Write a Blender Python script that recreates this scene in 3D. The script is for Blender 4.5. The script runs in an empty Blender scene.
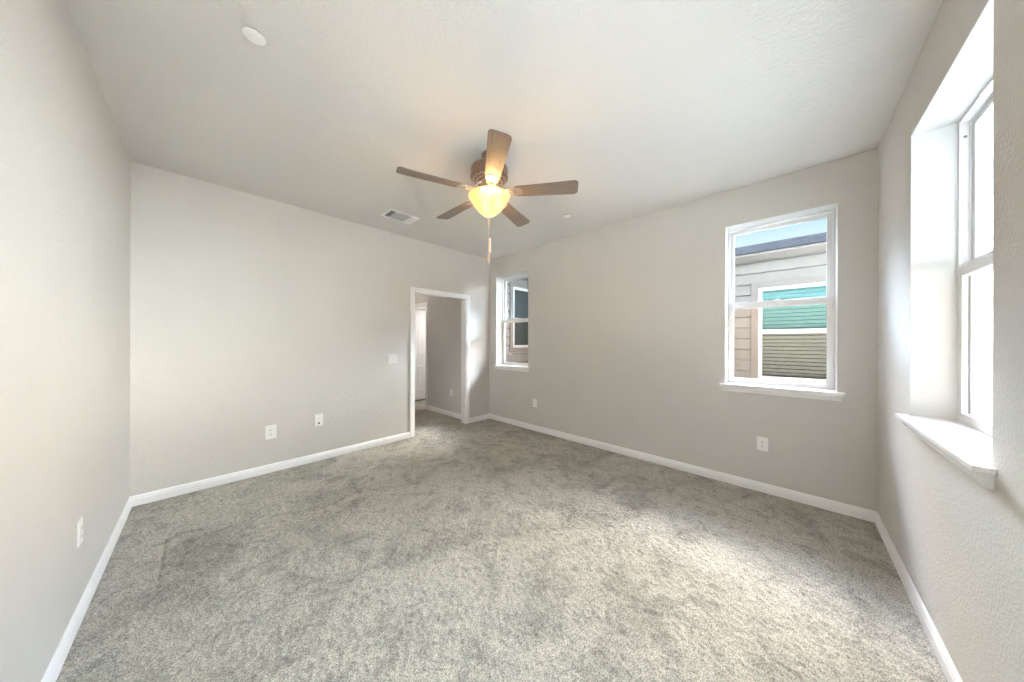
import bpy, bmesh, math, random
import numpy as np
from mathutils import Vector, Matrix

S = bpy.context.scene
COL = S.collection
R = math.radians
random.seed(7)

# ------------------------------------------------------------------ camera
# metres; the origin is on the carpet right below the camera, z up
XA, XC, YB, YD, H = -0.406, 3.4024, 3.799, -0.451, 2.74   # room: left, right, back, front walls, ceiling
CX, CY = 0.5 * (XA + XC), 0.5 * (YB + YD)                  # room centre (the fan hangs there)
YAW, ROLL, FPX = 0.8085, 0.0027, 293.79
cd = bpy.data.cameras.new('camera')
cam = bpy.data.objects.new('camera', cd)
COL.objects.link(cam)
cd.sensor_fit = 'HORIZONTAL'
cd.sensor_width = 36.0
cd.lens = 36.0 * FPX / 1024
cd.shift_y = 1.24 / 1024
cd.clip_start = 0.02
cam.matrix_world = (Matrix.Translation((0, 0, 1.3108)) @ Matrix.Rotation(-YAW, 4, 'Z')
                    @ Matrix.Rotation(R(90), 4, 'X') @ Matrix.Rotation(ROLL, 4, 'Z'))
S.camera = cam

# ------------------------------------------------------------------ colour management
S.view_settings.view_transform = 'Standard'
S.view_settings.look = 'None'
S.view_settings.exposure = 0.97
S.view_settings.gamma = 1.0
S.view_settings.use_curve_mapping = False
S.cycles.use_denoising = True
S.cycles.max_bounces = 14
S.cycles.diffuse_bounces = 8
S.cycles.transparent_max_bounces = 16
S.cycles.sample_clamp_indirect = 40.0
S.cycles.caustics_reflective = False
S.cycles.caustics_refractive = False

# ------------------------------------------------------------------ sky
SKY_SIDE = 0.80        # radiance of the sky over the neighbour's roof
SKY_FRONT = 33.0       # bright hazy sky on the open side, in front of the near windows
SKY_HIGH = 158.0        # bright haze high above the neighbour's roof
W = bpy.data.worlds.new('sky')
S.world = W
W.use_nodes = True
nt = W.node_tree
nt.nodes.clear()
def wn(t, **k):
    n = nt.nodes.new(t)
    for a, v in k.items():
        setattr(n, a, v)
    return n
tc = wn('ShaderNodeTexCoord')
sx = wn('ShaderNodeSeparateXYZ')
nt.links.new(tc.outputs['Generated'], sx.inputs[0])
rp = wn('ShaderNodeValToRGB')
rp.color_ramp.elements[0].position = 0.0
rp.color_ramp.elements[0].color = (0.42, 0.42, 0.40, 1)
e = rp.color_ramp.elements[1]
e.position = 1.0
e.color = (0.20, 0.42, 1.0, 1)
for p, c in ((0.495, (0.42, 0.42, 0.40, 1)), (0.505, (1.0, 1.0, 1.0, 1)), (0.604, (0.93, 0.97, 1.0, 1)), (0.645, (0.58, 0.76, 1.0, 1))):
    e = rp.color_ramp.elements.new(p)
    e.color = c
mr = wn('ShaderNodeMapRange')
mr.inputs[1].default_value = -1; mr.inputs[2].default_value = 1
nt.links.new(sx.outputs[2], mr.inputs[0])
nt.links.new(mr.outputs[0], rp.inputs[0])
def smooth(src, a, b, v0=0.0, v1=1.0):
    n = wn('ShaderNodeMapRange', interpolation_type='SMOOTHSTEP')
    n.inputs[1].default_value = a; n.inputs[2].default_value = b
    n.inputs[3].default_value = v0; n.inputs[4].default_value = v1
    nt.links.new(src, n.inputs[0])
    return n.outputs[0]
def dot(v):
    n = wn('ShaderNodeVectorMath', operation='DOT_PRODUCT')
    n.inputs[1].default_value = v
    nt.links.new(tc.outputs['Generated'], n.inputs[0])
    return n.outputs['Value']
def math_(op, a, b):
    n = wn('ShaderNodeMath', operation=op)
    nt.links.new(a, n.inputs[0])
    if hasattr(b, 'is_output'):
        nt.links.new(b, n.inputs[1])
    else:
        n.inputs[1].default_value = b
    return n.outputs[0]
# hazy brightness round the hidden sun: over the open front corner, and high above the neighbour's roof
front = math_('MULTIPLY', smooth(dot((0.70, -0.714, 0.0)), 0.76, 0.95), smooth(sx.outputs[2], 0.36, 0.20))
high = math_('MULTIPLY', smooth(sx.outputs[2], 0.30, 0.46), smooth(dot((0.99, -0.12, 0.0)), 0.45, 0.86))
power = math_('ADD', math_('ADD', math_('MULTIPLY', front, SKY_FRONT), math_('MULTIPLY', high, SKY_HIGH)), SKY_SIDE)
haze = math_('MAXIMUM', front, high)
mxw = wn('ShaderNodeMixRGB')
mxw.inputs[2].default_value = (0.975, 0.99, 0.965, 1)
nt.links.new(haze, mxw.inputs[0]); nt.links.new(rp.outputs[0], mxw.inputs[1])
bg = wn('ShaderNodeBackground')
wo = wn('ShaderNodeOutputWorld')
nt.links.new(mxw.outputs[0], bg.inputs[0]); nt.links.new(power, bg.inputs[1])
nt.links.new(bg.outputs[0], wo.inputs[0])

# ------------------------------------------------------------------ sun and lamps
def light(name, kind, loc, energy, color=(1, 1, 1), rot=None, **k):
    d = bpy.data.lights.new(name, kind)
    d.energy = energy
    d.color = color
    for a, v in k.items():
        setattr(d, a, v)
    o = bpy.data.objects.new(name, d)
    o.location = loc
    if rot:
        o.rotation_euler = rot
    COL.objects.link(o)
    return o
SUN_FROM = Vector((0.45, 0.55, 1.25)).normalized()       # from behind the house, high
sun = light('sun', 'SUN', (0, 0, 20), 24.0, (1.0, 0.97, 0.92), angle=R(1.0))
sun.rotation_euler = SUN_FROM.to_track_quat('Z', 'Y').to_euler()
light('hall_lamp', 'POINT', (2.35, 5.6, 2.45), 4.0, (1.0, 0.86, 0.78), shadow_soft_size=0.12)
light('far_room_lamp', 'POINT', (3.95, 5.15, 1.7), 12.0, (1.0, 0.98, 0.97), shadow_soft_size=0.15)

# ------------------------------------------------------------------ helpers
def prin(name, color, rough=0.6, metal=0.0, spec=0.5):
    m = bpy.data.materials.new(name)
    m.use_nodes = True
    b = m.node_tree.nodes['Principled BSDF']
    b.inputs['Base Color'].default_value = (*color, 1)
    b.inputs['Roughness'].default_value = rough
    b.inputs['Metallic'].default_value = metal
    b.inputs['Specular IOR Level'].default_value = spec
    return m
def nd(m, t, **k):
    n = m.node_tree.nodes.new(t)
    for a, v in k.items():
        setattr(n, a, v)
    return n
def lk(m, a, b):
    m.node_tree.links.new(a, b)
def noise(m, scale, detail=2.0, rough=0.5, dist=0.0, vec=None):
    n = nd(m, 'ShaderNodeTexNoise')
    n.inputs['Scale'].default_value = scale
    n.inputs['Detail'].default_value = detail
    n.inputs['Roughness'].default_value = rough
    n.inputs['Distortion'].default_value = dist
    if vec is None:
        t = nd(m, 'ShaderNodeTexCoord')
        vec = t.outputs['Object']
    lk(m, vec, n.inputs['Vector'])
    return n
def ramp(m, src, p0, c0, p1, c1):
    r = nd(m, 'ShaderNodeValToRGB')
    r.color_ramp.elements[0].position = p0; r.color_ramp.elements[0].color = (*c0, 1)
    r.color_ramp.elements[1].position = p1; r.color_ramp.elements[1].color = (*c1, 1)
    lk(m, src, r.inputs[0])
    return r
def mix(m, mode, fac, a, b):
    n = nd(m, 'ShaderNodeMixRGB', blend_type=mode)
    for i, v in ((0, fac), (1, a), (2, b)):
        if hasattr(v, 'is_output'):
            lk(m, v, n.inputs[i])
        elif i == 0:
            n.inputs[0].default_value = v
        else:
            n.inputs[i].default_value = (*v, 1)
    return n
def bump(m, src, strength, distance, prev=None):
    b = nd(m, 'ShaderNodeBump')
    b.inputs['Strength'].default_value = strength
    b.inputs['Distance'].default_value = distance
    lk(m, src, b.inputs['Height'])
    if prev is not None:
        lk(m, prev, b.inputs['Normal'])
    lk(m, b.outputs[0], m.node_tree.nodes['Principled BSDF'].inputs['Normal'])
    return b
def base(m):
    return m.node_tree.nodes['Principled BSDF'].inputs['Base Color']

def painted(name, color, tex=0.30, scale=85.0):
    """Orange-peel textured wall paint."""
    m = prin(name, color, 0.75, 0, 0.25)
    n = noise(m, scale, 3.0, 0.55)
    r = ramp(m, n.outputs['Fac'], 0.42, (0, 0, 0), 0.68, (1, 1, 1))
    bump(m, r.outputs[0], tex, 0.004)
    n2 = noise(m, 1.3, 3.0)
    r2 = ramp(m, n2.outputs['Fac'], 0.35, (0.975,) * 3, 0.65, (1.0, 1.0, 1.0))
    x = mix(m, 'MULTIPLY', 1.0, color, r2.outputs[0])
    lk(m, x.outputs[0], base(m))
    return m

M = {}
M['wall'] = painted('wall_paint', (0.615, 0.597, 0.567))
M['ceiling'] = painted('ceiling_paint', (0.695, 0.685, 0.662), 0.28, 60.0)
M['trim'] = prin('white_trim_paint', (0.86, 0.86, 0.86), 0.38)
M['reveal'] = M['wall']
M['vinyl'] = prin('white_vinyl', (0.74, 0.74, 0.74), 0.35)
M['liner'] = prin('off_white_liner_paint', (0.60, 0.595, 0.58), 0.55)
M['sill'] = prin('window_sill_paint', (0.74, 0.74, 0.735), 0.4)
M['plastic'] = prin('white_plastic', (0.86, 0.855, 0.84), 0.3)
M['dark'] = prin('dark_slot', (0.03, 0.03, 0.03), 0.6)
M['gasket'] = prin('grey_gasket', (0.16, 0.16, 0.16), 0.6)
M['door'] = prin('white_door_paint', (0.82, 0.81, 0.80), 0.4)
M['nickel'] = prin('brushed_nickel', (0.62, 0.55, 0.48), 0.28, 0.9)
M['bronze'] = prin('bronze_metal', (0.30, 0.215, 0.165), 0.35, 0.7)
M['brass'] = prin('brass', (0.72, 0.55, 0.36), 0.3, 0.8)
M['steel'] = prin('steel', (0.5, 0.5, 0.5), 0.35, 0.9)
M['pale_wood'] = prin('pale_wood', (0.66, 0.50, 0.37), 0.5)
def wood(name, c0, c1, rough):
    m = prin(name, c0, rough, 0, 0.5)
    t = nd(m, 'ShaderNodeTexCoord'); mp = nd(m, 'ShaderNodeMapping')
    mp.inputs['Scale'].default_value = (3.0, 60.0, 20.0)
    lk(m, t.outputs['Object'], mp.inputs[0])
    n = noise(m, 2.0, 4.0, 0.6, 0.4, mp.outputs[0])
    r = ramp(m, n.outputs['Fac'], 0.35, c0, 0.65, c1)
    lk(m, r.outputs[0], base(m))
    return m
M['blade'] = wood('taupe_wood_blade', (0.165, 0.132, 0.108), (0.225, 0.182, 0.150), 0.38)
M['siding'] = prin('siding_paint', (0.60, 0.555, 0.505), 0.7)
n_ = noise(M['siding'], 6.0, 4.0)
r_ = ramp(M['siding'], n_.outputs['Fac'], 0.3, (0.29, 0.265, 0.236), 0.7, (0.325, 0.30, 0.27))
lk(M['siding'], r_.outputs[0], base(M['siding']))
M['house_trim'] = prin('house_trim_paint', (0.275, 0.24, 0.21), 0.7)
M['soffit'] = prin('soffit_paint', (0.30, 0.26, 0.23), 0.75)
M['fascia'] = prin('fascia_paint', (0.30, 0.26, 0.235), 0.7)
M['blind'] = prin('blind_slats', (0.68, 0.68, 0.655), 0.5)
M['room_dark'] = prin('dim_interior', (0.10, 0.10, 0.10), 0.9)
M['shingle'] = prin('blue_grey_shingles', (0.13, 0.14, 0.18), 0.85)
_b = nd(M['shingle'], 'ShaderNodeTexBrick')
_t = nd(M['shingle'], 'ShaderNodeTexCoord')
_sp = nd(M['shingle'], 'ShaderNodeSeparateXYZ'); _cb = nd(M['shingle'], 'ShaderNodeCombineXYZ'); _ad = nd(M['shingle'], 'ShaderNodeMath', operation='ADD')
lk(M['shingle'], _t.outputs['Object'], _sp.inputs[0])
lk(M['shingle'], _sp.outputs[0], _ad.inputs[0]); lk(M['shingle'], _sp.outputs[2], _ad.inputs[1])
lk(M['shingle'], _sp.outputs[1], _cb.inputs[0]); lk(M['shingle'], _ad.outputs[0], _cb.inputs[1])
lk(M['shingle'], _cb.outputs[0], _b.inputs['Vector'])
_b.inputs['Color1'].default_value = (0.062, 0.066, 0.078, 1)
_b.inputs['Color2'].default_value = (0.095, 0.10, 0.115, 1)
_b.inputs['Mortar'].default_value = (0.045, 0.048, 0.056, 1)
_b.inputs['Scale'].default_value = 1.0
_b.inputs['Brick Width'].default_value = 0.16
_b.inputs['Row Height'].default_value = 0.062
_b.inputs['Mortar Size'].default_value = 0.006
lk(M['shingle'], _b.outputs['Color'], base(M['shingle']))
M['ground'] = prin('pale_concrete', (0.52, 0.51, 0.48), 0.9)
n_ = noise(M['ground'], 2.0, 5.0)
r_ = ramp(M['ground'], n_.outputs['Fac'], 0.3, (0.33, 0.325, 0.305), 0.7, (0.41, 0.40, 0.38))
lk(M['ground'], r_.outputs[0], base(M['ground']))

def glass(name, tint, gloss=0.06):
    m = bpy.data.materials.new(name)
    m.use_nodes = True
    t = m.node_tree
    t.nodes.clear()
    o = nd(m, 'ShaderNodeOutputMaterial')
    tr = nd(m, 'ShaderNodeBsdfTransparent'); tr.inputs[0].default_value = (*tint, 1)
    gl = nd(m, 'ShaderNodeBsdfGlossy'); gl.inputs['Roughness'].default_value = 0.02
    lw = nd(m, 'ShaderNodeLayerWeight'); lw.inputs['Blend'].default_value = 0.25
    mm = nd(m, 'ShaderNodeMath', operation='MULTIPLY'); mm.inputs[1].default_value = gloss * 5
    lk(m, lw.outputs['Fresnel'], mm.inputs[0])
    mx = nd(m, 'ShaderNodeMixShader')
    lk(m, mm.outputs[0], mx.inputs[0]); lk(m, tr.outputs[0], mx.inputs[1]); lk(m, gl.outputs[0], mx.inputs[2])
    lk(m, mx.outputs[0], o.inputs[0])
    return m
M['glass_up'] = glass('cool_clear_glass', (0.81, 0.855, 0.885))
M['glass_low'] = glass('screened_glass', (0.86, 0.825, 0.79))
M['teal_glass'] = glass('teal_glass', (0.74, 0.875, 0.875), 0.03)
M['olive_glass'] = glass('olive_screened_glass', (0.80, 0.81, 0.79), 0.03)
M['dark_glass'] = glass('dark_glass', (0.64, 0.67, 0.675), 0.05)

# lamp shade: frosted amber glass over burning bulbs
def shade_mat():
    m = bpy.data.materials.new('frosted_amber_glass')
    m.use_nodes = True
    t = m.node_tree
    t.nodes.clear()
    o = nd(m, 'ShaderNodeOutputMaterial')
    tr = nd(m, 'ShaderNodeBsdfTransparent'); tr.inputs[0].default_value = (1.0, 0.80, 0.55, 1)
    em = nd(m, 'ShaderNodeEmission'); em.inputs[0].default_value = (1.0, 0.66, 0.30, 1); em.inputs[1].default_value = 0.21
    df = nd(m, 'ShaderNodeBsdfPrincipled'); df.inputs['Base Color'].default_value = (0.30, 0.22, 0.12, 1); df.inputs['Roughness'].default_value = 0.25
    n = noise(m, 14.0, 4.0, 0.6, 1.0)
    r = ramp(m, n.outputs['Fac'], 0.3, (0.95, 0.52, 0.20), 0.7, (1.0, 0.67, 0.33))
    lk(m, r.outputs[0], em.inputs[0])
    tl = nd(m, 'ShaderNodeBsdfTranslucent'); tl.inputs[0].default_value = (0.008, 0.0055, 0.0028, 1)
    ad = nd(m, 'ShaderNodeAddShader'); lk(m, em.outputs[0], ad.inputs[0]); lk(m, df.outputs[0], ad.inputs[1])
    ad2 = nd(m, 'ShaderNodeAddShader'); lk(m, ad.outputs[0], ad2.inputs[0]); lk(m, tl.outputs[0], ad2.inputs[1])
    mx = nd(m, 'ShaderNodeMixShader'); mx.inputs[0].default_value = 0.72
    lk(m, tr.outputs[0], mx.inputs[1]); lk(m, ad2.outputs[0], mx.inputs[2])
    lk(m, mx.outputs[0], o.inputs[0])
    return m
M['shade'] = shade_mat()
def emit(name, color, s):
    m = bpy.data.materials.new(name)
    m.use_nodes = True
    m.node_tree.nodes.clear()
    o = nd(m, 'ShaderNodeOutputMaterial'); em = nd(m, 'ShaderNodeEmission')
    em.inputs[0].default_value = (*color, 1); em.inputs[1].default_value = s
    lk(m, em.outputs[0], o.inputs[0])
    return m
M['bulb'] = emit('lit_bulb', (1.0, 0.80, 0.50), 3.0)

# carpet: cut-pile greige; pile micro-shadow painted as speckle, trodden-pile shading as patches
def carpet():
    m = prin('greige_cut_pile_carpet', (0.45, 0.43, 0.39), 0.95, 0, 0.1)
    n1 = noise(m, 172.0, 3.0, 0.75)
    r1 = ramp(m, n1.outputs['Fac'], 0.38, (0.25, 0.238, 0.204), 0.62, (0.74, 0.71, 0.632))
    n2 = noise(m, 2.1, 5.0, 0.62, 1.4)
    r2 = ramp(m, n2.outputs['Fac'], 0.36, (0.74,) * 3, 0.54, (1.0,) * 3)
    n3 = noise(m, 6.5, 4.0, 0.65, 1.8)
    r3 = ramp(m, n3.outputs['Fac'], 0.36, (0.74,) * 3, 0.50, (1.0,) * 3)
    x = mix(m, 'MULTIPLY', 1.0, r1.outputs[0], r2.outputs[0])
    x2 = mix(m, 'MULTIPLY', 1.0, x.outputs[0], r3.outputs[0])
    lk(m, x2.outputs[0], base(m))
    n4 = noise(m, 330.0, 2.0, 0.6)
    bump(m, n4.outputs['Fac'], 0.7, 0.006)
    return m
M['carpet'] = carpet()

class MB:
    """Collects geometry for ONE mesh object."""
    def __init__(s):
        s.bm = bmesh.new()
    def box(s, x0, x1, y0, y1, z0, z1, bev=0.0):
        m = Matrix.Translation(((x0 + x1) / 2, (y0 + y1) / 2, (z0 + z1) / 2)) @ Matrix.Diagonal((abs(x1 - x0), abs(y1 - y0), abs(z1 - z0), 1))
        r = bmesh.ops.create_cube(s.bm, size=1.0, matrix=m)
        if bev > 0:
            es = list({e for v in r['verts'] for e in v.link_edges})
            bmesh.ops.bevel(s.bm, geom=es, offset=bev, segments=2, affect='EDGES', profile=0.5)
        return s
    def lathe(s, prof, c=(0, 0, 0), n=48, axis='Z'):
        rings = []
        for r, z in prof:
            if r < 1e-6:
                rings.append([s.bm.verts.new(s._ax(c, 0, 0, z, axis))])
            else:
                rings.append([s.bm.verts.new(s._ax(c, r * math.cos(2 * math.pi * i / n), r * math.sin(2 * math.pi * i / n), z, axis)) for i in range(n)])
        for a, b in zip(rings, rings[1:]):
            if len(a) == 1 and len(b) == 1:
                continue
            for i in range(n):
                j = (i + 1) % n
                if len(a) == 1:
                    s.bm.faces.new((a[0], b[j], b[i]))
                elif len(b) == 1:
                    s.bm.faces.new((a[i], a[j], b[0]))
                else:
                    s.bm.faces.new((a[i], a[j], b[j], b[i]))
        return s
    def _ax(s, c, a, b, z, axis):
        if axis == 'Z':
            return (c[0] + a, c[1] + b, c[2] + z)
        if axis == 'X':
            return (c[0] + z, c[1] + a, c[2] + b)
        return (c[0] + a, c[1] + z, c[2] + b)
    def tube(s, pts, r, n=8, closed=False):
        pts = [Vector(p) for p in pts]
        rings = []
        for i, p in enumerate(pts):
            if closed:
                d = pts[(i + 1) % len(pts)] - pts[i - 1]
            else:
                d = pts[min(i + 1, len(pts) - 1)] - pts[max(i - 1, 0)]
            d.normalize()
            u = d.orthogonal() if abs(d.z) > 0.99 else d.cross(Vector((0, 0, 1)))
            u.normalize(); v = d.cross(u)
            rings.append([s.bm.verts.new(p + r * (u * math.cos(2 * math.pi * k / n) + v * math.sin(2 * math.pi * k / n))) for k in range(n)])
        prs = list(zip(rings, rings[1:]))
        if closed:
            prs.append((rings[-1], rings[0]))
        for a, b in prs:
            for k in range(n):
                s.bm.faces.new((a[k], a[(k + 1) % n], b[(k + 1) % n], b[k]))
        if not closed:
            s.bm.faces.new(rings[0][::-1]); s.bm.faces.new(rings[-1])
        return s
    def ball(s, c, r, sub=2):
        bmesh.ops.create_icosphere(s.bm, subdivisions=sub, radius=r, matrix=Matrix.Translation(c))
        return s
    def prism(s, poly, z0, z1, mat=None):
        """poly in the xy plane, extruded in z."""
        mat = mat or Matrix.Identity(4)
        a = [s.bm.verts.new(mat @ Vector((x, y, z0))) for x, y in poly]
        b = [s.bm.verts.new(mat @ Vector((x, y, z1))) for x, y in poly]
        s.bm.faces.new(a[::-1]); s.bm.faces.new(b)
        for i in range(len(a)):
            j = (i + 1) % len(a)
            s.bm.faces.new((a[i], a[j], b[j], b[i]))
        return s
    def sweep(s, prof, p0, p1, out, m0=0.0, m1=0.0):
        """profile (distance out of the wall, height) swept from p0 to p1; out = unit normal; m0/m1 mitre the ends."""
        p0, p1, out = Vector(p0), Vector(p1), Vector(out)
        d = (p1 - p0).normalized()
        a = [s.bm.verts.new(p0 + out * t + Vector((0, 0, z)) + d * (t * m0)) for t, z in prof]
        b = [s.bm.verts.new(p1 + out * t + Vector((0, 0, z)) - d * (t * m1)) for t, z in prof]
        s.bm.faces.new(a); s.bm.faces.new(b[::-1])
        for i in range(len(a)):
            j = (i + 1) % len(a)
            s.bm.faces.new((a[i], b[i], b[j], a[j]))
        return s
    def wall(s, axis, p0, p1, u0, u1, z0, z1, holes=()):
        """a slab normal to x (axis 0) or y (axis 1) with rectangular holes (u0,u1,z0,z1)."""
        us = sorted({u0, u1, *[h[0] for h in holes], *[h[1] for h in holes]})
        zs = sorted({z0, z1, *[h[2] for h in holes], *[h[3] for h in holes]})
        nu, nz = len(us) - 1, len(zs) - 1
        def solid(i, j):
            if i < 0 or j < 0 or i >= nu or j >= nz:
                return False
            u, z = (us[i] + us[i + 1]) / 2, (zs[j] + zs[j + 1]) / 2
            return not any(h[0] < u < h[1] and h[2] < z < h[3] for h in holes)
        vs = {}
        def V(k, i, j):
            key = (k, i, j)
            if key not in vs:
                p = (p0, p1)[k]
                vs[key] = s.bm.verts.new((p, us[i], zs[j]) if axis == 0 else (us[i], p, zs[j]))
            return vs[key]
        for i in range(nu):
            for j in range(nz):
                if not solid(i, j):
                    continue
                for k in (0, 1):
                    s.bm.faces.new((V(k, i, j), V(k, i + 1, j), V(k, i + 1, j + 1), V(k, i, j + 1)))
                for (di, dj, a, b) in ((-1, 0, (i, j), (i, j + 1)), (1, 0, (i + 1, j), (i + 1, j + 1)), (0, -1, (i, j), (i + 1, j)), (0, 1, (i, j + 1), (i + 1, j + 1))):
                    if not solid(i + di, j + dj):
                        s.bm.faces.new((V(0, *a), V(0, *b), V(1, *b), V(1, *a)))
        return s
    def build(s, name, mat, parent=None, smooth=False, kind=None, matrix=None):
        bmesh.ops.recalc_face_normals(s.bm, faces=s.bm.faces)
        me = bpy.data.meshes.new(name)
        s.bm.to_mesh(me)
        s.bm.free()
        for m in (mat if isinstance(mat, (list, tuple)) else [mat]):
            me.materials.append(M[m] if isinstance(m, str) else m)
        o = bpy.data.objects.new(name, me)
        COL.objects.link(o)
        if smooth:
            me.polygons.foreach_set('use_smooth', [True] * len(me.polygons))
            if smooth == 'auto':
                me.set_sharp_from_angle(angle=R(35))
        if matrix is not None:
            o.matrix_local = matrix
        if parent is not None:
            o.parent = parent
        if kind:
            o['kind'] = kind
        return o
def empty(name, loc=(0, 0, 0), rz=0.0, kind=None):
    o = bpy.data.objects.new(name, None)
    COL.objects.link(o)
    o.empty_display_size = 0.05
    o.location = loc
    o.rotation_euler = (0, 0, rz)
    if kind:
        o['kind'] = kind
    return o
def tag(o, label, cat, group=None):
    o['label'] = label; o['category'] = cat
    if group:
        o['group'] = group
    return o
def struct(o, label=None, cat=None):
    o['kind'] = 'structure'
    if label:
        o['label'] = label
    if cat:
        o['category'] = cat
    return o
def copy_thing(o):
    c = o.copy(); COL.objects.link(c)
    for ch in list(o.children):
        k = ch.copy(); COL.objects.link(k); k.parent = c
        for g in list(ch.children):
            q = g.copy(); COL.objects.link(q); q.parent = k
    return c

# ------------------------------------------------------------------ room shell
TC, TD, TA, TB = 0.20, 0.20, 0.12, 0.115         # wall thicknesses
ZS, ZH = 0.930, 2.411                            # window sill and head
W1 = (2.905, 3.622); W2 = (-0.258, 0.466)        # windows on the right wall (y range)
W3 = (1.693, 2.585); W4 = (0.44, 1.332); W_ADDED = (-0.31, 0.36)   # windows on the front wall (x range), the last one added for light
DO = (2.008, 2.915, 2.012)                       # doorway in the back wall
YH = 6.30                                        # hall end
XH = 3.02                                        # hall right wall
AL = (5.22, 6.02)                                # opening in the hall's right wall

ZSO = ZS - 0.022                                 # hole starts under the stool board
struct(MB().wall(0, XA - TA, XA, YD - TD, YB + TB, 0, H).build('wall_left', 'wall'), 'plain greige painted wall along the left side of the room', 'wall')
struct(MB().wall(1, YB, YB + TB, XA, XC, 0, H, [(DO[0], DO[1], -1, DO[2])]).build('wall_back', 'wall'), 'greige painted back wall with the white cased doorway', 'wall')
struct(MB().wall(0, XC, XC + TC, YD - TD, YB + TB, 0, H, [(*W1, ZSO, ZH), (*W2, ZSO, ZH)]).build('wall_right', 'wall'), 'greige painted wall with two windows facing the neighbouring house', 'wall')
struct(MB().wall(1, YD - TD, YD, XA, XC, 0, H, [(*W3, ZSO, ZH), (*W4, ZSO, ZH), (*W_ADDED, ZSO, ZH)]).build('wall_front', 'wall'), 'textured greige wall with the deep bright window at the right edge', 'wall')
struct(MB().box(XA - TA, 4.6, YD - TD, YH + 0.2, H, H + 0.15).build('ceiling', 'ceiling'), 'flat off-white textured ceiling', 'ceiling')

struct(MB().box(XA - 0.6, XC + TC + 0.3, YD - TD - 1.05, YD - TD, H + 0.02, H + 0.14).build('added_shade_eave', 'trim'), 'unseen eave added to shade the windows of the front wall', 'eave')  # out of view, added to keep high sky light off the front windows

# carpeted floor: a dense pile surface in the room, a plainer one in the hall
def carpet_mesh(name, x0, x1, y0, y1, step, amp, seed):
    nx, ny = int((x1 - x0) / step) + 1, int((y1 - y0) / step) + 1
    rng = np.random.default_rng(seed)
    xs, ys = np.linspace(x0, x1, nx), np.linspace(y0, y1, ny)
    X, Y = np.meshgrid(xs, ys)
    Z = rng.normal(0, 1, X.shape)
    Zs = Z.copy()
    for ax in (0, 1):
        Zs = 0.25 * np.roll(Zs, 1, ax) + 0.5 * Zs + 0.25 * np.roll(Zs, -1, ax)
    Z = (0.55 * Z + 1.1 * Zs) * amp
    # long soft dents left by feet and the vacuum cleaner
    def crease(ax, ay, bx, by, w, d):
        L = math.hypot(bx - ax, by - ay)
        t = np.clip(((X - ax) * (bx - ax) + (Y - ay) * (by - ay)) / L ** 2, 0, 1)
        q = np.hypot(X - ax - t * (bx - ax), Y - ay - t * (by - ay))
        return -d * np.exp(-(q / w) ** 2)
    if seed == 1:
        Z += crease(-0.180, 3.023, -0.173, 2.414, 0.008, 0.012)
    Z -= Z.max()
    jx, jy = rng.normal(0, step * 0.18, X.shape), rng.normal(0, step * 0.18, X.shape)
    X = X + jx; Y = Y + jy
    X = np.clip(X, x0, x1); Y = np.clip(Y, y0, y1)
    co = np.stack([X, Y, Z], -1).reshape(-1, 3)
    idx = np.arange(nx * ny).reshape(ny, nx)
    q = np.stack([idx[:-1, :-1], idx[:-1, 1:], idx[1:, 1:], idx[1:, :-1]], -1).reshape(-1, 4)
    me = bpy.data.meshes.new(name)
    me.vertices.add(len(co)); me.vertices.foreach_set('co', co.ravel())
    me.loops.add(q.size); me.loops.foreach_set('vertex_index', q.ravel().astype(np.int32))
    me.polygons.add(len(q))
    me.polygons.foreach_set('loop_start', np.arange(0, q.size, 4, dtype=np.int32))
    me.polygons.foreach_set('loop_total', np.full(len(q), 4, dtype=np.int32))
    me.update(); me.validate()
    me.polygons.foreach_set('use_smooth', [True] * len(q))
    me.materials.append(M['carpet'])
    o = bpy.data.objects.new(name, me)
    COL.objects.link(o)
    return o
struct(carpet_mesh('floor', XA, XC, YD, YB, 0.008, 0.0024, 1), 'greige cut-pile carpet over the whole room floor', 'floor')
struct(carpet_mesh('floor_hall', 1.80, 4.40, YB, YH, 0.02, 0.002, 2), 'same greige carpet running on into the dim hall', 'floor')
struct(MB().box(XA - TA, 4.6, YD - TD, YH + 0.2, -0.20, -0.06).build('floor_slab', 'ground'))

# hall and the room beyond it
struct(MB().wall(0, XH, XH + 0.115, YB + TB, YH, 0, H, [(AL[0], AL[1], -1, 2.04)]).build('wall_hall_right', 'wall'), 'shaded greige hall wall seen through the doorway', 'wall')
struct(MB().wall(0, 1.68, 1.80, YB + TB, YH, 0, H).build('wall_hall_left', 'wall'))
struct(MB().wall(1, 6.10, 6.22, 1.80, 4.40, 0, H).build('wall_hall_end', 'wall'))
struct(MB().wall(1, 4.78, 4.90, XH + 0.115, 4.40, 0, H).build('wall_far_room_near', 'wall'))
struct(MB().wall(0, 4.40, 4.52, 4.30, YH, 0, H).build('wall_far_room_right', 'wall'))

# baseboards
BP = [(0, 0.0), (0.013, 0.0), (0.013, 0.052), (0.0105, 0.058), (0.0105, 0.064), (0.008, 0.073), (0.004, 0.080), (0.0, 0.083)]
BP = [(t, z - 0.004) for t, z in BP]
CW = 0.058                                        # door casing width
struct(MB().sweep(BP, (XA, YD, 0), (XA, YB, 0), (1, 0, 0), 1, 1).build('baseboard_left', 'trim'), 'white baseboard along the left wall', 'baseboard')
m = MB().sweep(BP, (XA, YB, 0), (DO[0] - CW, YB, 0), (0, -1, 0), 1, 0)
m.sweep(BP, (DO[1] + CW, YB, 0), (XC, YB, 0), (0, -1, 0), 0, 1)
struct(m.build('baseboard_back', 'trim'), 'white baseboard along the back wall on both sides of the doorway', 'baseboard')
struct(MB().sweep(BP, (XC, YD, 0), (XC, YB, 0), (-1, 0, 0), 1, 1).build('baseboard_right', 'trim'), 'white baseboard under the two windows of the right wall', 'baseboard')
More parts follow.
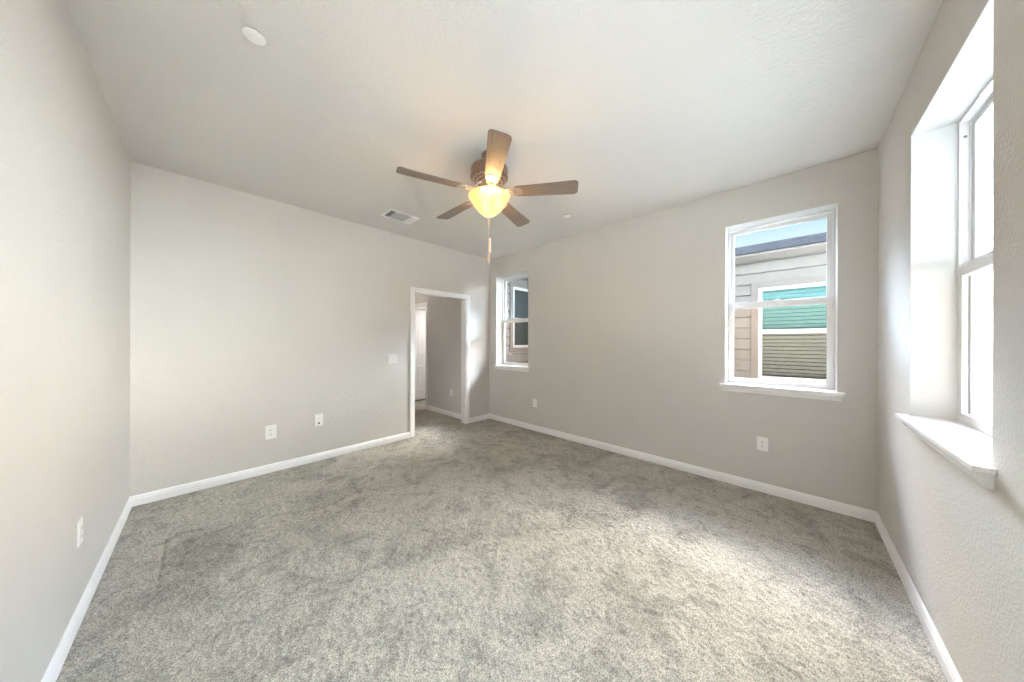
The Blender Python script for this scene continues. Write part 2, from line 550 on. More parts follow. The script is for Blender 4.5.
struct(MB().sweep(BP, (XA, YD, 0), (XC, YD, 0), (0, 1, 0), 1, 1).build('baseboard_front', 'trim'), 'bright white baseboard under the deep window', 'baseboard')
struct(MB().sweep(BP, (XH, YB + TB, 0), (XH, AL[0] - 0.06, 0), (-1, 0, 0)).build('baseboard_hall', 'trim'), 'white baseboard along the dim hall wall', 'baseboard')

# doorway lining and casing
def casing_y(mb, y, out, x0, x1, zt, w):
    """flat casing with an eased inner bead round an opening in a wall normal to y."""
    a, b = sorted((y, y + out * 0.016)); a2, b2 = sorted((y, y + out * 0.011))
    ins = 0.006
    mb.box(x0 - w, x0 - 0.018, a, b, -0.004, zt + w, 0.003); mb.box(x0 - 0.02, x0 - ins + 0.004, a2, b2, -0.004, zt + 0.02, 0.002)
    mb.box(x1 + 0.018, x1 + w, a, b, -0.004, zt + w, 0.003); mb.box(x1 + ins - 0.004, x1 + 0.02, a2, b2, -0.004, zt + 0.02, 0.002)
    mb.box(x0 - 0.02, x1 + 0.02, a, b, zt + 0.018, zt + w, 0.003); mb.box(x0 - 0.01, x1 + 0.01, a2, b2, zt + ins - 0.004, zt + 0.02, 0.002)
m = MB()
casing_y(m, YB, -1, DO[0], DO[1], DO[2], CW)
casing_y(m, YB + TB, 1, DO[0], DO[1], DO[2], CW)
struct(m.build('trim_1', 'trim'), 'white casing round the open doorway in the back wall', 'door casing')
m = MB()
m.box(DO[0] - 0.001, DO[0] + 0.014, YB - 0.002, YB + TB + 0.002, -0.004, DO[2])
m.box(DO[1] - 0.014, DO[1] + 0.001, YB - 0.002, YB + TB + 0.002, -0.004, DO[2])
m.box(DO[0], DO[1], YB - 0.002, YB + TB + 0.002, DO[2] - 0.014, DO[2] + 0.001)
struct(m.build('trim_2', 'trim'), 'white jamb lining inside the open doorway', 'door jamb')
# cased opening in the hall wall
m = MB()
for xx, out in ((XH, -1), (XH + 0.115, 1)):
    a, b = sorted((xx, xx + out * 0.014))
    m.box(a, b, AL[0] - 0.058, AL[0] + 0.004, -0.004, 2.04 + 0.058, 0.003)
    m.box(a, b, AL[1] - 0.004, AL[1] + 0.058, -0.004, 2.04 + 0.058, 0.003)
    m.box(a, b, AL[0], AL[1], 2.036, 2.04 + 0.058, 0.003)
m.box(XH - 0.002, XH + 0.117, AL[0] - 0.001, AL[0] + 0.012, -0.004, 2.04)
m.box(XH - 0.002, XH + 0.117, AL[1] - 0.012, AL[1] + 0.001, -0.004, 2.04)
m.box(XH - 0.002, XH + 0.117, AL[0], AL[1], 2.028, 2.041)
struct(m.build('trim_3', 'trim'), 'white casing of the opening at the end of the hall', 'door casing')

# two-panel door in the room beyond the hall
d = empty('door_1', (3.15, 6.08, 0), kind='structure')
struct(d, 'white two-panel door at the end of the hall', 'door')
DW, DH0, DH1 = 0.76, 0.025, 2.02
def panel_door():
    m = MB()
    yb = -0.035
    st, zl, zm, zt = 0.10, 0.24, (0.84, 0.98), DH1 - 0.13
    for x0, x1, z0, z1 in ((0, st, DH0, DH1), (DW - st, DW, DH0, DH1), (st, DW - st, DH0, zl), (st, DW - st, zm[0], zm[1]), (st, DW - st, zt, DH1)):
        m.box(x0, x1, yb, 0, z0, z1, 0.002)
    for z0, z1 in ((zl, zm[0]), (zm[1], zt)):
        m.box(st - 0.001, DW - st + 0.001, yb + 0.012, -0.004, z0 - 0.001, z1 + 0.001)
        m.box(st + 0.05, DW - st - 0.05, yb + 0.003, yb + 0.02, z0 + 0.05, z1 - 0.05, 0.006)
    return m
panel_door().build('door_panel', 'door', d)
m = MB()
m.lathe([(0, -0.06), (0.022, -0.058), (0.027, -0.045), (0.022, -0.032), (0.011, -0.026), (0.011, -0.010), (0.03, -0.006), (0.03, 0.0), (0, 0.0)], (DW - 0.07, -0.036, 0.95), 20, 'Y')
m.build('door_handle', 'nickel', d, 'auto')

# ------------------------------------------------------------------ windows
def make_window(name, width, label):
    """Local frame: x across the opening (0..width), y = outwards from the room face of the wall, z up from the sill."""
    root = empty(name, kind='structure')
    struct(root, label, 'window')
    h = ZH - ZS
    y0, y1 = 0.140, 0.205
    def rect(m, x0, x1, z0, z1, w, a, b, bev=0.0015, wt=None, wb=None):
        wt = w if wt is None else wt; wb = w if wb is None else wb
        m.box(x0, x0 + w, a, b, z0, z1, bev); m.box(x1 - w, x1, a, b, z0, z1, bev)
        m.box(x0 + w, x1 - w, a, b, z1 - wt, z1, bev); m.box(x0 + w, x1 - w, a, b, z0, z0 + wb, bev)
    f = MB()
    rect(f, 0.0, width, 0, h, 0.020, y0, y1)
    rect(f, 0.018, width - 0.018, 0.018, h - 0.018, 0.009, y0 + 0.028, y0 + 0.034)     # parting stops of the two tracks
    rect(f, 0.018, width - 0.018, 0.018, h - 0.018, 0.006, y1 - 0.008, y1)
    f.build('window_frame', 'vinyl', root)
    zm = 0.735
    up = MB()
    rect(up, 0.020, width - 0.020, zm - 0.022, h - 0.020, 0.033, y0 + 0.036, y0 + 0.064)
    us = up.build('upper_sash', 'vinyl', root)
    g = MB(); g.box(0.052, width - 0.052, y0 + 0.054, y0 + 0.058, zm + 0.01, h - 0.052)
    g.build('upper_pane', 'glass_up', us)
    lo = MB()
    rect(lo, 0.020, width - 0.020, 0.016, zm + 0.030, 0.033, y0 + 0.001, y0 + 0.033, 0.0015, 0.058, 0.028)
    lo.box(0.06, width - 0.06, y0 - 0.006, y0 + 0.004, zm + 0.012, zm + 0.019, 0.002)  # finger rail
    ls = lo.build('lower_sash', 'vinyl', root)
    g = MB(); g.box(0.052, width - 0.052, y0 + 0.024, y0 + 0.028, 0.042, zm - 0.027)
    g.build('lower_pane', 'glass_low', ls)
    for side in (0.052, width - 0.052 - 0.003):
        gk = MB(); gk.box(side, side + 0.003, y0 + 0.019, y0 + 0.025, 0.044, zm - 0.028)
        gk.build('gasket', 'gasket', ls)
    for fx in (0.5,):
        lk_ = MB()
        lk_.box(width * fx - 0.025, width * fx + 0.025, y0 + 0.004, y0 + 0.024, zm + 0.030, zm + 0.038, 0.003)
        lk_.box(width * fx - 0.006, width * fx + 0.022, y0 + 0.002, y0 + 0.012, zm + 0.037, zm + 0.043, 0.002)
        lk_.build('sash_lock', 'vinyl', ls)
    for xx in (0.0205, width - 0.0205):
        sgn = 1 if xx < width / 2 else -1
        MB().lathe([(0, 0.002 * sgn), (0.005, 0.002 * sgn), (0.006, 0)], (xx, y0 + 0.018, h - 0.09), 12, 'X').build('screw_cap', 'gasket', root)
    jl = MB()
    jl.box(0.0, 0.006, 0.0005, y0 + 0.002, 0.0, h); jl.box(width - 0.006, width, 0.0005, y0 + 0.002, 0.0, h); jl.box(0.006, width - 0.006, 0.0005, y0 + 0.002, h - 0.006, h)
    jl.build('jamb_liner', 'liner', root)
    st = MB()
    st.box(0.0, width, 0.0, y0 + 0.01, -0.022, 0.0)
    st.box(-0.034, width + 0.034, -0.045, 0.0, -0.022, 0.0, 0.004)
    st.build('window_sill', 'sill', root)
    ap = MB()
    prof = [(0.0, -0.022), (0.036, -0.022), (0.036, -0.030), (0.030, -0.036), (0.022, -0.046), (0.018, -0.056), (0.016, -0.066), (0.010, -0.071), (0.0, -0.071)]
    a = [ap.bm.verts.new((-0.026 + 0.45 * (0.036 - t), -t, z)) for t, z in prof]
    b = [ap.bm.verts.new((width + 0.026 - 0.45 * (0.036 - t), -t, z)) for t, z in prof]
    ap.bm.faces.new(a); ap.bm.faces.new(b[::-1])
    for i in range(len(a)):
        j = (i + 1) % len(a)
        ap.bm.faces.new((a[i], b[i], b[j], a[j]))
    ap.build('apron', 'trim', root)
    return root
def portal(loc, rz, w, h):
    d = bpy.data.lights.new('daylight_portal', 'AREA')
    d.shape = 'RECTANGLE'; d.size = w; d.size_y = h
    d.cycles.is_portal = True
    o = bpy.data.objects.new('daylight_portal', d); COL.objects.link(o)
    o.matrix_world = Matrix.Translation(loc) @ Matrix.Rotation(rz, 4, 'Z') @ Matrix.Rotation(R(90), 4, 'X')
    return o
w = make_window('window_1', W1[1] - W1[0], 'narrow white sash window beside the back corner')
w.matrix_world = Matrix.Translation((XC, W1[1], ZS)) @ Matrix.Rotation(R(-90), 4, 'Z')
w = make_window('window_2', W2[1] - W2[0], 'white sash window showing the neighbouring house and blue sky')
w.matrix_world = Matrix.Translation((XC, W2[1], ZS)) @ Matrix.Rotation(R(-90), 4, 'Z')
w = make_window('window_3', W3[1] - W3[0], 'bright white sash window in a deep recess at the right edge')
w.matrix_world = Matrix.Translation((W3[1], YD, ZS)) @ Matrix.Rotation(R(180), 4, 'Z')
w = make_window('window_4', W4[1] - W4[0], 'white sash window just outside the right edge, only its sill tip showing')
w.matrix_world = Matrix.Translation((W4[1], YD, ZS)) @ Matrix.Rotation(R(180), 4, 'Z')
w = make_window('added_light_window', W_ADDED[1] - W_ADDED[0], 'unseen white sash window added behind the viewer to light the room')  # added behind the camera to bring more light onto the left wall
w.matrix_world = Matrix.Translation((W_ADDED[1], YD, ZS)) @ Matrix.Rotation(R(180), 4, 'Z')
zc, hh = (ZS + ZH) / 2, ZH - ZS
for (a, b) in (W3, W4, W_ADDED):
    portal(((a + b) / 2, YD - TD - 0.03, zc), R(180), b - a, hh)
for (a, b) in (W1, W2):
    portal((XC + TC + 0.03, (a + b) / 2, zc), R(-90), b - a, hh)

# ------------------------------------------------------------------ ceiling fan
fan = empty('ceiling_fan', (CX, CY, H))
tag(fan, 'five-blade taupe ceiling fan with a glowing amber bowl light', 'ceiling fan')
MB().lathe([(0, 0), (0.058, 0), (0.060, -0.006), (0.058, -0.030), (0.050, -0.052), (0.036, -0.066), (0.026, -0.070), (0.022, -0.074), (0.022, -0.100), (0, -0.100)]).build('canopy', 'bronze', fan, 'auto')
MB().lathe([(0, -0.086), (0.060, -0.088), (0.105, -0.094), (0.130, -0.104), (0.139, -0.116), (0.141, -0.130), (0.139, -0.134), (0.139, -0.168), (0.142, -0.172), (0.142, -0.182), (0.136, -0.190), (0.118, -0.202), (0.104, -0.208), (0.080, -0.212), (0, -0.212)]).build('motor_housing', 'bronze', fan, 'auto')
m = MB()
for k in range(20):                                # scrolled cooling vents round the lower rim
    a = 2 * math.pi * k / 20
    c, s_ = math.cos(a), math.sin(a)
    pts = []
    for t in range(9):
        tt = t / 8 * math.pi
        rr = 0.112 + 0.016 * math.sin(tt); aa = a + 0.11 * math.cos(tt)
        pts.append((rr * math.cos(aa), rr * math.sin(aa), -0.206 + (rr - 0.112) * 0.55))
    m.tube(pts, 0.0028, 6)
m.lathe([(0.100, -0.208), (0.104, -0.214), (0.098, -0.218), (0.092, -0.214)], n=40)
m.build('vent_ring', 'nickel', fan, True)
MB().lathe([(0, -0.210), (0.070, -0.212), (0.074, -0.222), (0.066, -0.232), (0.056, -0.238), (0.056, -0.272), (0.062, -0.282), (0.090, -0.294), (0.118, -0.302), (0.122, -0.308), (0.116, -0.311), (0.060, -0.312), (0, -0.312)]).build('light_fitter', 'nickel', fan, 'auto')
sh = MB().lathe([(0.118, -0.306), (0.146, -0.312), (0.155, -0.318), (0.157, -0.326), (0.154, -0.336), (0.146, -0.346), (0.134, -0.364), (0.120, -0.382), (0.106, -0.400), (0.092, -0.418), (0.078, -0.434), (0.062, -0.449), (0.044, -0.461), (0.024, -0.468), (0, -0.470)], n=64).build('lamp_shade', 'shade', fan, True)
for a in (R(-36), R(84), R(204)):
    bx, by = 0.066 * math.cos(a - R(10)), 0.066 * math.sin(a - R(10))
    MB().lathe([(0, -0.312), (0.013, -0.313), (0.013, -0.355), (0.018, -0.367), (0.024, -0.381), (0.025, -0.391), (0.021, -0.405), (0.010, -0.414), (0, -0.416)], (bx, by, 0), 20).build('bulb', 'bulb', fan, True)
MB().lathe([(0, -0.468), (0.010, -0.470), (0.012, -0.475), (0.007, -0.481), (0, -0.484)], n=16).build('finial', 'brass', fan, True)
FANLAMP = 85.0
for a in (R(-46), R(74), R(194)):
    light('fan_bulb_light', 'POINT', (CX + 0.066 * math.cos(a), CY + 0.066 * math.sin(a), H - 0.392), FANLAMP / 3, (1.0, 0.72, 0.42), shadow_soft_size=0.03)

def blade_outline():
    r0, r1, w0, w1, cr = 0.190, 0.662, 0.052, 0.068, 0.028
    pts = []
    def arc(cx, cy, r, a0, a1, n=7):
        for i in range(n):
            a = a0 + (a1 - a0) * i / (n - 1)
            pts.append((cx + r * math.cos(a), cy + r * math.sin(a)))
    arc(r1 - cr, w1 - cr, cr, math.pi / 2, 0)
    arc(r1 - cr, -w1 + cr, cr, 0, -math.pi / 2)
    arc(r0 + 0.02, -w0 + 0.02, 0.02, -math.pi / 2, -math.pi)
    arc(r0 + 0.02, w0 - 0.02, 0.02, math.pi, math.pi / 2)
    return pts[::-1]
ZB = 2.445 - H
PITCH = R(-12)
def blade_set(ang):
    base_m = Matrix.Translation((0, 0, ZB)) @ Matrix.Rotation(ang, 4, 'Z')
    tilt = base_m @ Matrix.Rotation(PITCH, 4, 'X')
    m = MB().prism(blade_outline(), -0.003, 0.003)
    bmesh.ops.bevel(m.bm, geom=[e for e in m.bm.edges if abs((e.verts[0].co - e.verts[1].co).z) < 1e-6], offset=0.0012, segments=1, affect='EDGES')
    bl = m.build('blade', 'blade', fan, False, matrix=tilt)
    i = MB()                                       # scrolled iron: stem, oval loop, plate under the blade root
    i.tube([(0.068, 0, 0.066), (0.090, 0, 0.060), (0.106, 0, 0.040), (0.118, 0, 0.014), (0.130, 0, 0.001)], 0.0085, 8)
    loop = [(0.163 + 0.040 * math.cos(t), 0.030 * math.sin(t), 0.001) for t in [2 * math.pi * k / 22 for k in range(22)]]
    i.tube(loop, 0.0065, 8, True)
    inner = [(0.166 + 0.018 * math.cos(t), 0.012 * math.sin(t), 0.000) for t in [2 * math.pi * k / 16 for k in range(16)]]
    i.tube(inner, 0.0045, 8, True)
    i.prism([(0.185, -0.036), (0.200, -0.042), (0.240, -0.034), (0.252, -0.012), (0.252, 0.012), (0.240, 0.034), (0.200, 0.042), (0.185, 0.036)], -0.0075, -0.0032)
    ir = i.build('blade_iron', 'nickel', fan, 'auto', matrix=tilt)
    for sx_, sy_ in ((0.205, -0.024), (0.205, 0.024), (0.238, 0.0)):
        sc = MB()
        sc.lathe([(0, -0.0102), (0.004, -0.0095), (0.0055, -0.0075)], (sx_, sy_, 0), 12)
        sc.build('screw', 'steel', ir, True)
for k in range(5):
    blade_set(R(-126.6 + 72 * k))

def chain(x, y, z0, z1):
    m = MB().tube([(x, y, z0), (x, y, z1)], 0.0009, 6)
    n = int((z0 - z1) / 0.009)
    for k in range(n + 1):
        m.ball((x, y, z0 - (z0 - z1) * k / n), 0.0020, 1)
    return m.build('pull_chain', 'nickel', fan, True)
# light chain with a turned wooden drop, fan chain with a little brass fan-shaped drop
rgt = Vector((math.cos(YAW), -math.sin(YAW), 0))    # only used to set the two drops side by side
ch = chain(0.004, -0.002, -0.470, -0.640)
MB().lathe([(0, -0.636), (0.005, -0.638), (0.0075, -0.646), (0.009, -0.668), (0.0115, -0.715), (0.0125, -0.742), (0.010, -0.752), (0.005, -0.757), (0, -0.758)], (0.004, -0.002, 0), 20).build('pendant', 'pale_wood', ch, True)
MB().lathe([(0.0022, -0.660), (0.0100, -0.664), (0.0104, -0.667), (0.0022, -0.670)], (0.004, -0.002, 0), 16).build('band', 'bronze', ch, True)
ch = chain(-0.004, 0.004, -0.470, -0.762)
m = MB().lathe([(0, -0.758), (0.006, -0.762), (0.008, -0.772), (0.006, -0.790), (0.008, -0.818), (0.005, -0.834), (0, -0.836)], (-0.004, 0.004, 0), 16)
for k in range(4):
    a = R(10 + 90 * k)
    mt = Matrix.Translation((-0.004, 0.004, -0.788)) @ Matrix.Rotation(a, 4, 'Z') @ Matrix.Rotation(R(18), 4, 'X')
    m.prism([(0.004, -0.004), (0.022, -0.0085), (0.032, -0.0065), (0.034, 0.0), (0.032, 0.0065), (0.022, 0.0085), (0.004, 0.004)], -0.0012, 0.0012, mt)
m.build('pendant', 'pale_wood', ch, 'auto')

# ------------------------------------------------------------------ ceiling fittings
v = empty('ceiling_vent', (1.543, 3.236, H))
tag(v, 'white rectangular air register with grey louvres in the ceiling', 'vent')
VX, VY = 0.173, 0.121
m = MB()
fw = 0.024
m.box(-VX, VX, -VY, -VY + fw, -0.008, 0.0, 0.002); m.box(-VX, VX, VY - fw, VY, -0.008, 0.0, 0.002)
m.box(-VX, -VX + fw, -VY + fw, VY - fw, -0.008, 0.0, 0.002); m.box(VX - fw, VX, -VY + fw, VY - fw, -0.008, 0.0, 0.002)
m.box(-0.088, -0.080, -VY + fw, VY - fw, -0.007, 0.0); m.box(0.080, 0.088, -VY + fw, VY - fw, -0.007, 0.0)
m.build('register_frame', 'plastic', v)
MB().box(-VX + 0.01, VX - 0.01, -VY + 0.01, VY - 0.01, -0.0012, -0.0004).build('duct_opening', 'gasket', v)
def louvre(x, y, L, ax, tilt):
    mt = Matrix.Translation((x, y, -0.0055)) @ Matrix.Rotation(R(90) if ax == 'y' else 0, 4, 'Z') @ Matrix.Rotation(tilt, 4, 'X')
    m = MB().prism([(-L / 2, -0.0062), (L / 2, -0.0062), (L / 2, 0.0062), (-L / 2, 0.0062)], -0.0006, 0.0006, mt)
    m.build('louvre', 'plastic', v)
for k in range(11):
    louvre(0.0, -0.090 + 0.018 * k, 0.160, 'x', R(48))
for k in range(4):
    louvre(-0.097 - 0.0155 * k, 0.0, 0.190, 'y', R(-45))
    louvre(0.097 + 0.0155 * k, 0.0, 0.190, 'y', R(45))

def sprinkler(x, y, r, label):
    o = empty('sprinkler_cover', (x, y, H))
    tag(o, label, 'sprinkler cover', 'sprinkler covers in the ceiling')
    MB().lathe([(0, -0.010), (r - 0.003, -0.0098), (r, -0.0085), (r, -0.0065), (r - 0.003, -0.006), (0, -0.006)], n=40).build('cover_plate', 'plastic', o, 'auto')
    MB().lathe([(r * 0.86, -0.006), (r * 0.86, 0.0), (r * 0.80, 0.0), (r * 0.80, -0.006)], n=40).build('cup_ring', 'gasket', o, True)
    return o
sprinkler(0.158, 1.818, 0.042, 'round white ceiling cover near the left wall, larger in view')
sprinkler(2.818, 1.84, 0.040, 'small round white ceiling cover to the right of the fan')

# ------------------------------------------------------------------ outlets, jack and switch (local: x across, y out of the wall = -y, z up)
def plate(m, w, h):
    a, b = w / 2, h / 2
    m.box(-a, a, -0.0055, 0.0, -b, b, 0.0022)
    return m
def duplex(name='wall_outlet', w=0.076, h=0.121):
    o = empty(name)
    plate(MB(), w, h).build('cover_plate', 'plastic', o)
    for s_ in (1, -1):
        zc_ = 0.0195 * s_
        pts = [(0.0165 * math.cos(t), max(-0.0125, min(0.0125, 0.0172 * math.sin(t)))) for t in [2 * math.pi * k / 28 for k in range(28)]]
        mt = Matrix.Translation((0, -0.0055, zc_)) @ Matrix.Rotation(R(90), 4, 'X')
        r = MB().prism(pts, -0.001, 0.0022, mt).build('receptacle', 'plastic', o)
        sl = MB()
        sl.box(-0.0075, -0.0052, -0.0081, -0.0074, zc_ - 0.003, zc_ + 0.006); sl.box(0.0052, 0.0075, -0.0081, -0.0074, zc_ - 0.002, zc_ + 0.005)
        sl.lathe([(0, -0.0081), (0.0026, -0.0081), (0.0026, -0.0074), (0, -0.0074)], (0, 0, zc_ - 0.0075), 12, 'Y')
        sl.build('slot', 'dark', r)
    MB().lathe([(0, -0.0068), (0.003, -0.0064), (0.0034, -0.0052)], (0, 0, 0), 12, 'Y').build('screw', 'steel', o, True)
    return o
GO = 'duplex wall outlets near the floor'
proto = duplex()
spots = [
    ((XA, 2.427, 0.411), R(90), 'white duplex outlet low on the left wall, seen almost edge-on'),
    ((0.464, YB, 0.400), 0.0, 'white duplex outlet low on the back wall, left of the jack plate'),
    ((XC, 2.772, 0.407), R(-90), 'white duplex outlet low on the right wall near the far window'),
    ((XC, 0.190, 0.420), R(-90), 'white duplex outlet low on the right wall below the window with sky'),
    ((XH, 4.36, 0.420), R(-90), 'dim white outlet low on the hall wall beyond the doorway'),
]
for i, (p, rz, lab) in enumerate(spots):
    o = proto if i == 0 else copy_thing(proto)
    o.location = p; o.rotation_euler = (0, 0, rz)
    if i == 1:
        o.scale = (1.15, 1, 1.15)
    tag(o, lab, 'outlet', GO)

j = empty('jack_plate', (0.879, YB, 0.442))
tag(j, 'small white jack plate with a dark socket low on the back wall', 'jack plate')
plate(MB(), 0.076, 0.130).build('cover_plate', 'plastic', j)
MB().box(-0.009, 0.009, -0.0075, -0.005, -0.042, -0.024, 0.001).build('socket', 'dark', j)
MB().lathe([(0, -0.013), (0.004, -0.013), (0.0047, -0.0125), (0.0047, -0.0055), (0, -0.0055)], (0, 0, 0.020), 14, 'Y').build('coax_connector', 'steel', j, True)
for z_ in (0.052, -0.055):
    MB().lathe([(0, -0.0066), (0.0028, -0.0062), (0.0032, -0.005)], (0, 0, z_), 12, 'Y').build('screw', 'steel', j, True)

sw = empty('light_switch', (1.706, YB, 1.087))
tag(sw, 'white double rocker light switch beside the doorway', 'light switch')
plate(MB(), 0.121, 0.121).build('cover_plate', 'plastic', sw)
for s_ in (-1, 1):
    m = MB()
    c = 0.023 * s_
    m.prism([(-0.033, -0.0050), (-0.033, -0.0095), (0.0, -0.0066), (0.033, -0.0062), (0.033, -0.0050)], c - 0.0165, c + 0.0165, Matrix(((0, 0, 1, 0), (0, 1, 0, 0), (-1, 0, 0, 0), (0, 0, 0, 1))))
    m.build('rocker', 'plastic', sw)
    MB().box(c - 0.0178, c + 0.0178, -0.0058, -0.0052, -0.0345, 0.0345).build('rocker_gap', 'gasket', sw)

# ------------------------------------------------------------------ outside
g = MB().box(-25, 30, -40, 30, -0.36, -0.21).build('ground', 'ground')
M['low_bounce'] = prin('low_bounce_dark', (0.095, 0.09, 0.08), 0.95)
struct(MB().box(XC + TC, 6.25, -0.66, 4.25, -0.205, -0.195).build('low_bounce_strip', 'low_bounce'), 'unseen dark strip added between the two houses to cut bounced light', 'ground')  # unseen dark ground, added to weaken bounce onto the neighbour's siding
M['bounce_skin'] = prin('low_bounce_brown', (0.15, 0.135, 0.12), 0.8)
struct(MB().wall(0, XC + TC, XC + TC + 0.012, YD - TD - 0.012, 4.18, -0.2, H + 0.1, [(*W1, ZSO, ZH), (*W2, ZSO, ZH)]).build('wall_right_bounce_skin', 'bounce_skin'))  # unseen dark skin, added so this wall bounces less light at the neighbour
struct(g, 'pale ground outside the house', 'ground')

def siding(m, axis, p, out, u0, u1, z0, z1, holes, lap=0.177):
    """lap siding on a wall normal to x (axis 0) or y (axis 1); out = direction it faces."""
    z = z0
    while z < z1 - 1e-6:
        t = min(z + lap, z1)
        segs = [(u0, u1)]
        cuts = []
        for h in holes:
            if h[2] < t - 1e-6 and h[3] > z + 1e-6:
                ns = []
                for a, b in segs:
                    if h[1] <= a or h[0] >= b:
                        ns.append((a, b)); continue
                    if h[0] > a: ns.append((a, h[0]))
                    if h[1] < b: ns.append((h[1], b))
                    if h[2] > z + 1e-3: cuts.append((max(a, h[0]), min(b, h[1]), z, h[2]))
                    if h[3] < t - 1e-3: cuts.append((max(a, h[0]), min(b, h[1]), h[3], t))
                segs = ns
        for a, b, zz0, zz1 in [(a, b, z, t) for a, b in segs] + cuts:
            zz0 = zz0 + 0.011 if abs(zz0 - z) < 1e-6 else zz0
            k0 = 0.006 + 0.016 * (t - zz0) / lap; k1 = 0.006 + 0.016 * (t - zz1) / lap
            prof = [(-0.05, zz0), (k0, zz0), (k1, zz1), (-0.05, zz1)]
            vs = []
            for u in (a, b):
                vs.append([m.bm.verts.new((p + out * q, u, zz) if axis == 0 else (u, p + out * q, zz)) for q, zz in prof])
            m.bm.faces.new(vs[0]); m.bm.faces.new(vs[1][::-1])
            for i in range(4):
                jn = (i + 1) % 4
                m.bm.faces.new((vs[0][i], vs[1][i], vs[1][jn], vs[0][jn]))
        z = t
    return m

def house_window(root, axis, p, out, u0, u1, z0, z1, zm, panes, trim_w, blinds=True):
    """white single-hung window with wide painted trim on an outside wall."""
    def bx(m, a0, a1, q0, q1, zz0, zz1, bev=0.002):
        c0, c1 = sorted((p + out * q0, p + out * q1))
        if axis == 0:
            m.box(c0, c1, a0, a1, zz0, zz1, bev)
        else:
            m.box(a0, a1, c0, c1, zz0, zz1, bev)
    t = MB()
    bx(t, u0 - trim_w, u0, -0.02, 0.034, z0 - trim_w, z1 + trim_w); bx(t, u1, u1 + trim_w, -0.02, 0.034, z0 - trim_w, z1 + trim_w)
    bx(t, u0, u1, -0.02, 0.034, z0 - trim_w, z0); bx(t, u0, u1, -0.02, 0.034, z1, z1 + trim_w)
    t.build('window_trim', 'house_trim', root)
    f = MB()
    fw_ = 0.052
    bx(f, u0 + 0.001, u0 + fw_, -0.05, 0.018, z0 + 0.001, z1 - 0.001); bx(f, u1 - fw_, u1 - 0.001, -0.05, 0.018, z0 + 0.001, z1 - 0.001)
    bx(f, u0 + fw_, u1 - fw_, -0.05, 0.018, z0, z0 + fw_); bx(f, u0 + fw_, u1 - fw_, -0.05, 0.018, z1 - fw_, z1)
    bx(f, u0 + fw_, u1 - fw_, -0.045, 0.010, zm - 0.034, zm + 0.034)
    fo = f.build('window', 'vinyl', root)
    for nm, mat, a, b in (('upper_pane', panes[0], zm + 0.03, z1 - fw_), ('lower_pane', panes[1], z0 + fw_, zm - 0.03)):
        g_ = MB(); bx(g_, u0 + fw_ - 0.005, u1 - fw_ + 0.005, -0.022, -0.018, a - 0.003, b + 0.003, 0)
        g_.build(nm, mat, fo)
    if blinds:
        s_ = MB()
        zz = z0 + 0.03
        while zz < z1 - 0.03:
            c = p - out * 0.075
            cu = (u0 + u1) / 2; L = (u1 - u0) / 2 - 0.03
            if axis == 0:
                mt = Matrix.Translation((c, cu, zz)) @ Matrix.Rotation(R(52) * -out, 4, 'Y')
                s_.prism([(-0.031, -L), (0.031, -L), (0.031, L), (-0.031, L)], -0.0012, 0.0012, mt)
            else:
                mt = Matrix.Translation((cu, c, zz)) @ Matrix.Rotation(R(52) * out, 4, 'X')
                s_.prism([(-L, -0.031), (L, -0.031), (L, 0.031), (-L, 0.031)], -0.0012, 0.0012, mt)
            zz += 0.058
        s_.build('blinds', 'blind', fo)
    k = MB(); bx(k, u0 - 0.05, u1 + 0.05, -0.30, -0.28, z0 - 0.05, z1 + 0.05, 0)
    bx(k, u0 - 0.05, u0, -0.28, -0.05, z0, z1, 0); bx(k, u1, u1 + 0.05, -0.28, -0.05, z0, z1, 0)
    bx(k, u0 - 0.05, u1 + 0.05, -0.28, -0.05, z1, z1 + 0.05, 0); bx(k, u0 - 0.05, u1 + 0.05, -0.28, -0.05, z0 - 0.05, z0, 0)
    k.build('room_behind', 'room_dark', fo)

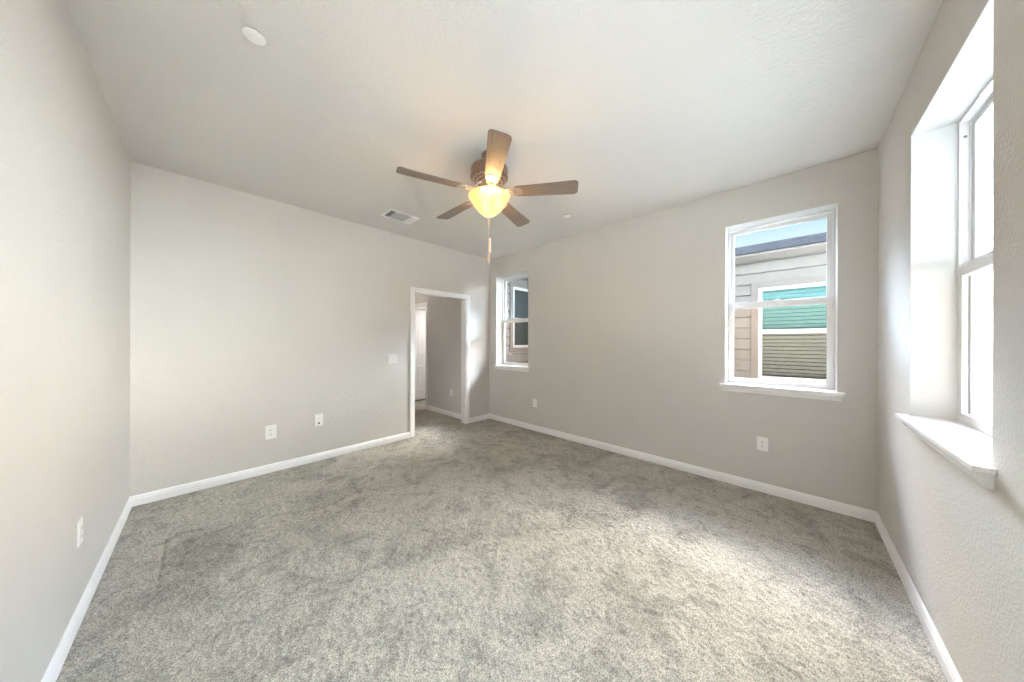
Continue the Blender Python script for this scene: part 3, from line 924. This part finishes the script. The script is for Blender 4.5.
XN = 6.2
nb = empty('neighbour_house', (XN, 0.0, -0.21))
tag(nb, 'neighbouring house with tan lap siding and blue-grey shingle roof', 'house')
NW = (-0.52, 0.405, 0.731, 2.195)
def child_fix(root):
    inv = root.matrix_basis.inverted()
    for c in root.children:
        c.matrix_parent_inverse = inv
lap0 = 1.551 - 0.177 * 10
siding(MB(), 0, XN, -1, -1.25, 7.0, lap0, 2.66, [NW]).build('siding', 'siding', nb)
house_window(nb, 0, XN, -1, NW[0], NW[1], NW[2], NW[3], 1.490, ('teal_glass', 'olive_glass'), 0.088)
ZE = 2.672
m = MB(); m.box(5.76, XN + 0.02, -1.45, 7.4, ZE - 0.03, ZE - 0.012); m.build('soffit', 'soffit', nb)
m = MB(); m.box(5.735, 5.765, -1.45, 7.4, ZE - 0.035, ZE + 0.015, 0.003); m.build('fascia', 'fascia', nb)
m = MB()
rprof = [(5.70, ZE + 0.005), (5.755, ZE + 0.128), (9.6, ZE + 0.128 + 3.85 * 0.21), (13.5, ZE + 0.128), (13.5, ZE - 0.008), (5.70, ZE - 0.008)]
m.prism(rprof, -1.45, 7.4, Matrix(((1, 0, 0, 0), (0, 0, 1, 0), (0, 1, 0, 0), (0, 0, 0, 1))))
m.build('roof', 'shingle', nb)
m = MB().box(XN + 0.35, 13.1, -1.25, 7.0, -0.21, ZE - 0.03)
m.build('house_body', 'siding', nb)
child_fix(nb)

wg = empty('house_wing', (4.6, 4.2, -0.21))
tag(wg, 'wing of tan lap siding with a dark white-framed window beyond the far window', 'house wing')
WW = (4.404, 5.16, 1.20, 2.465)
siding(MB(), 1, 4.2, -1, XC + TC + 0.01, 5.45, -0.21 + 0.03, 2.72, [WW]).build('siding', 'siding', wg)
house_window(wg, 1, 4.2, -1, WW[0], WW[1], WW[2], WW[3], 1.79, ('dark_glass', 'dark_glass'), 0.092)
m = MB().box(5.40, 5.452, 4.16, 6.4, -0.21, 2.72); m.build('corner_board', 'house_trim', wg)
m = MB(); m.box(XC + TC + 0.01, 5.7, 3.15, 6.6, 2.72, 2.80, 0.004); m.build('roof', 'shingle', wg)  # unseen deep overhang, shaped to shade the wing's siding
child_fix(wg)
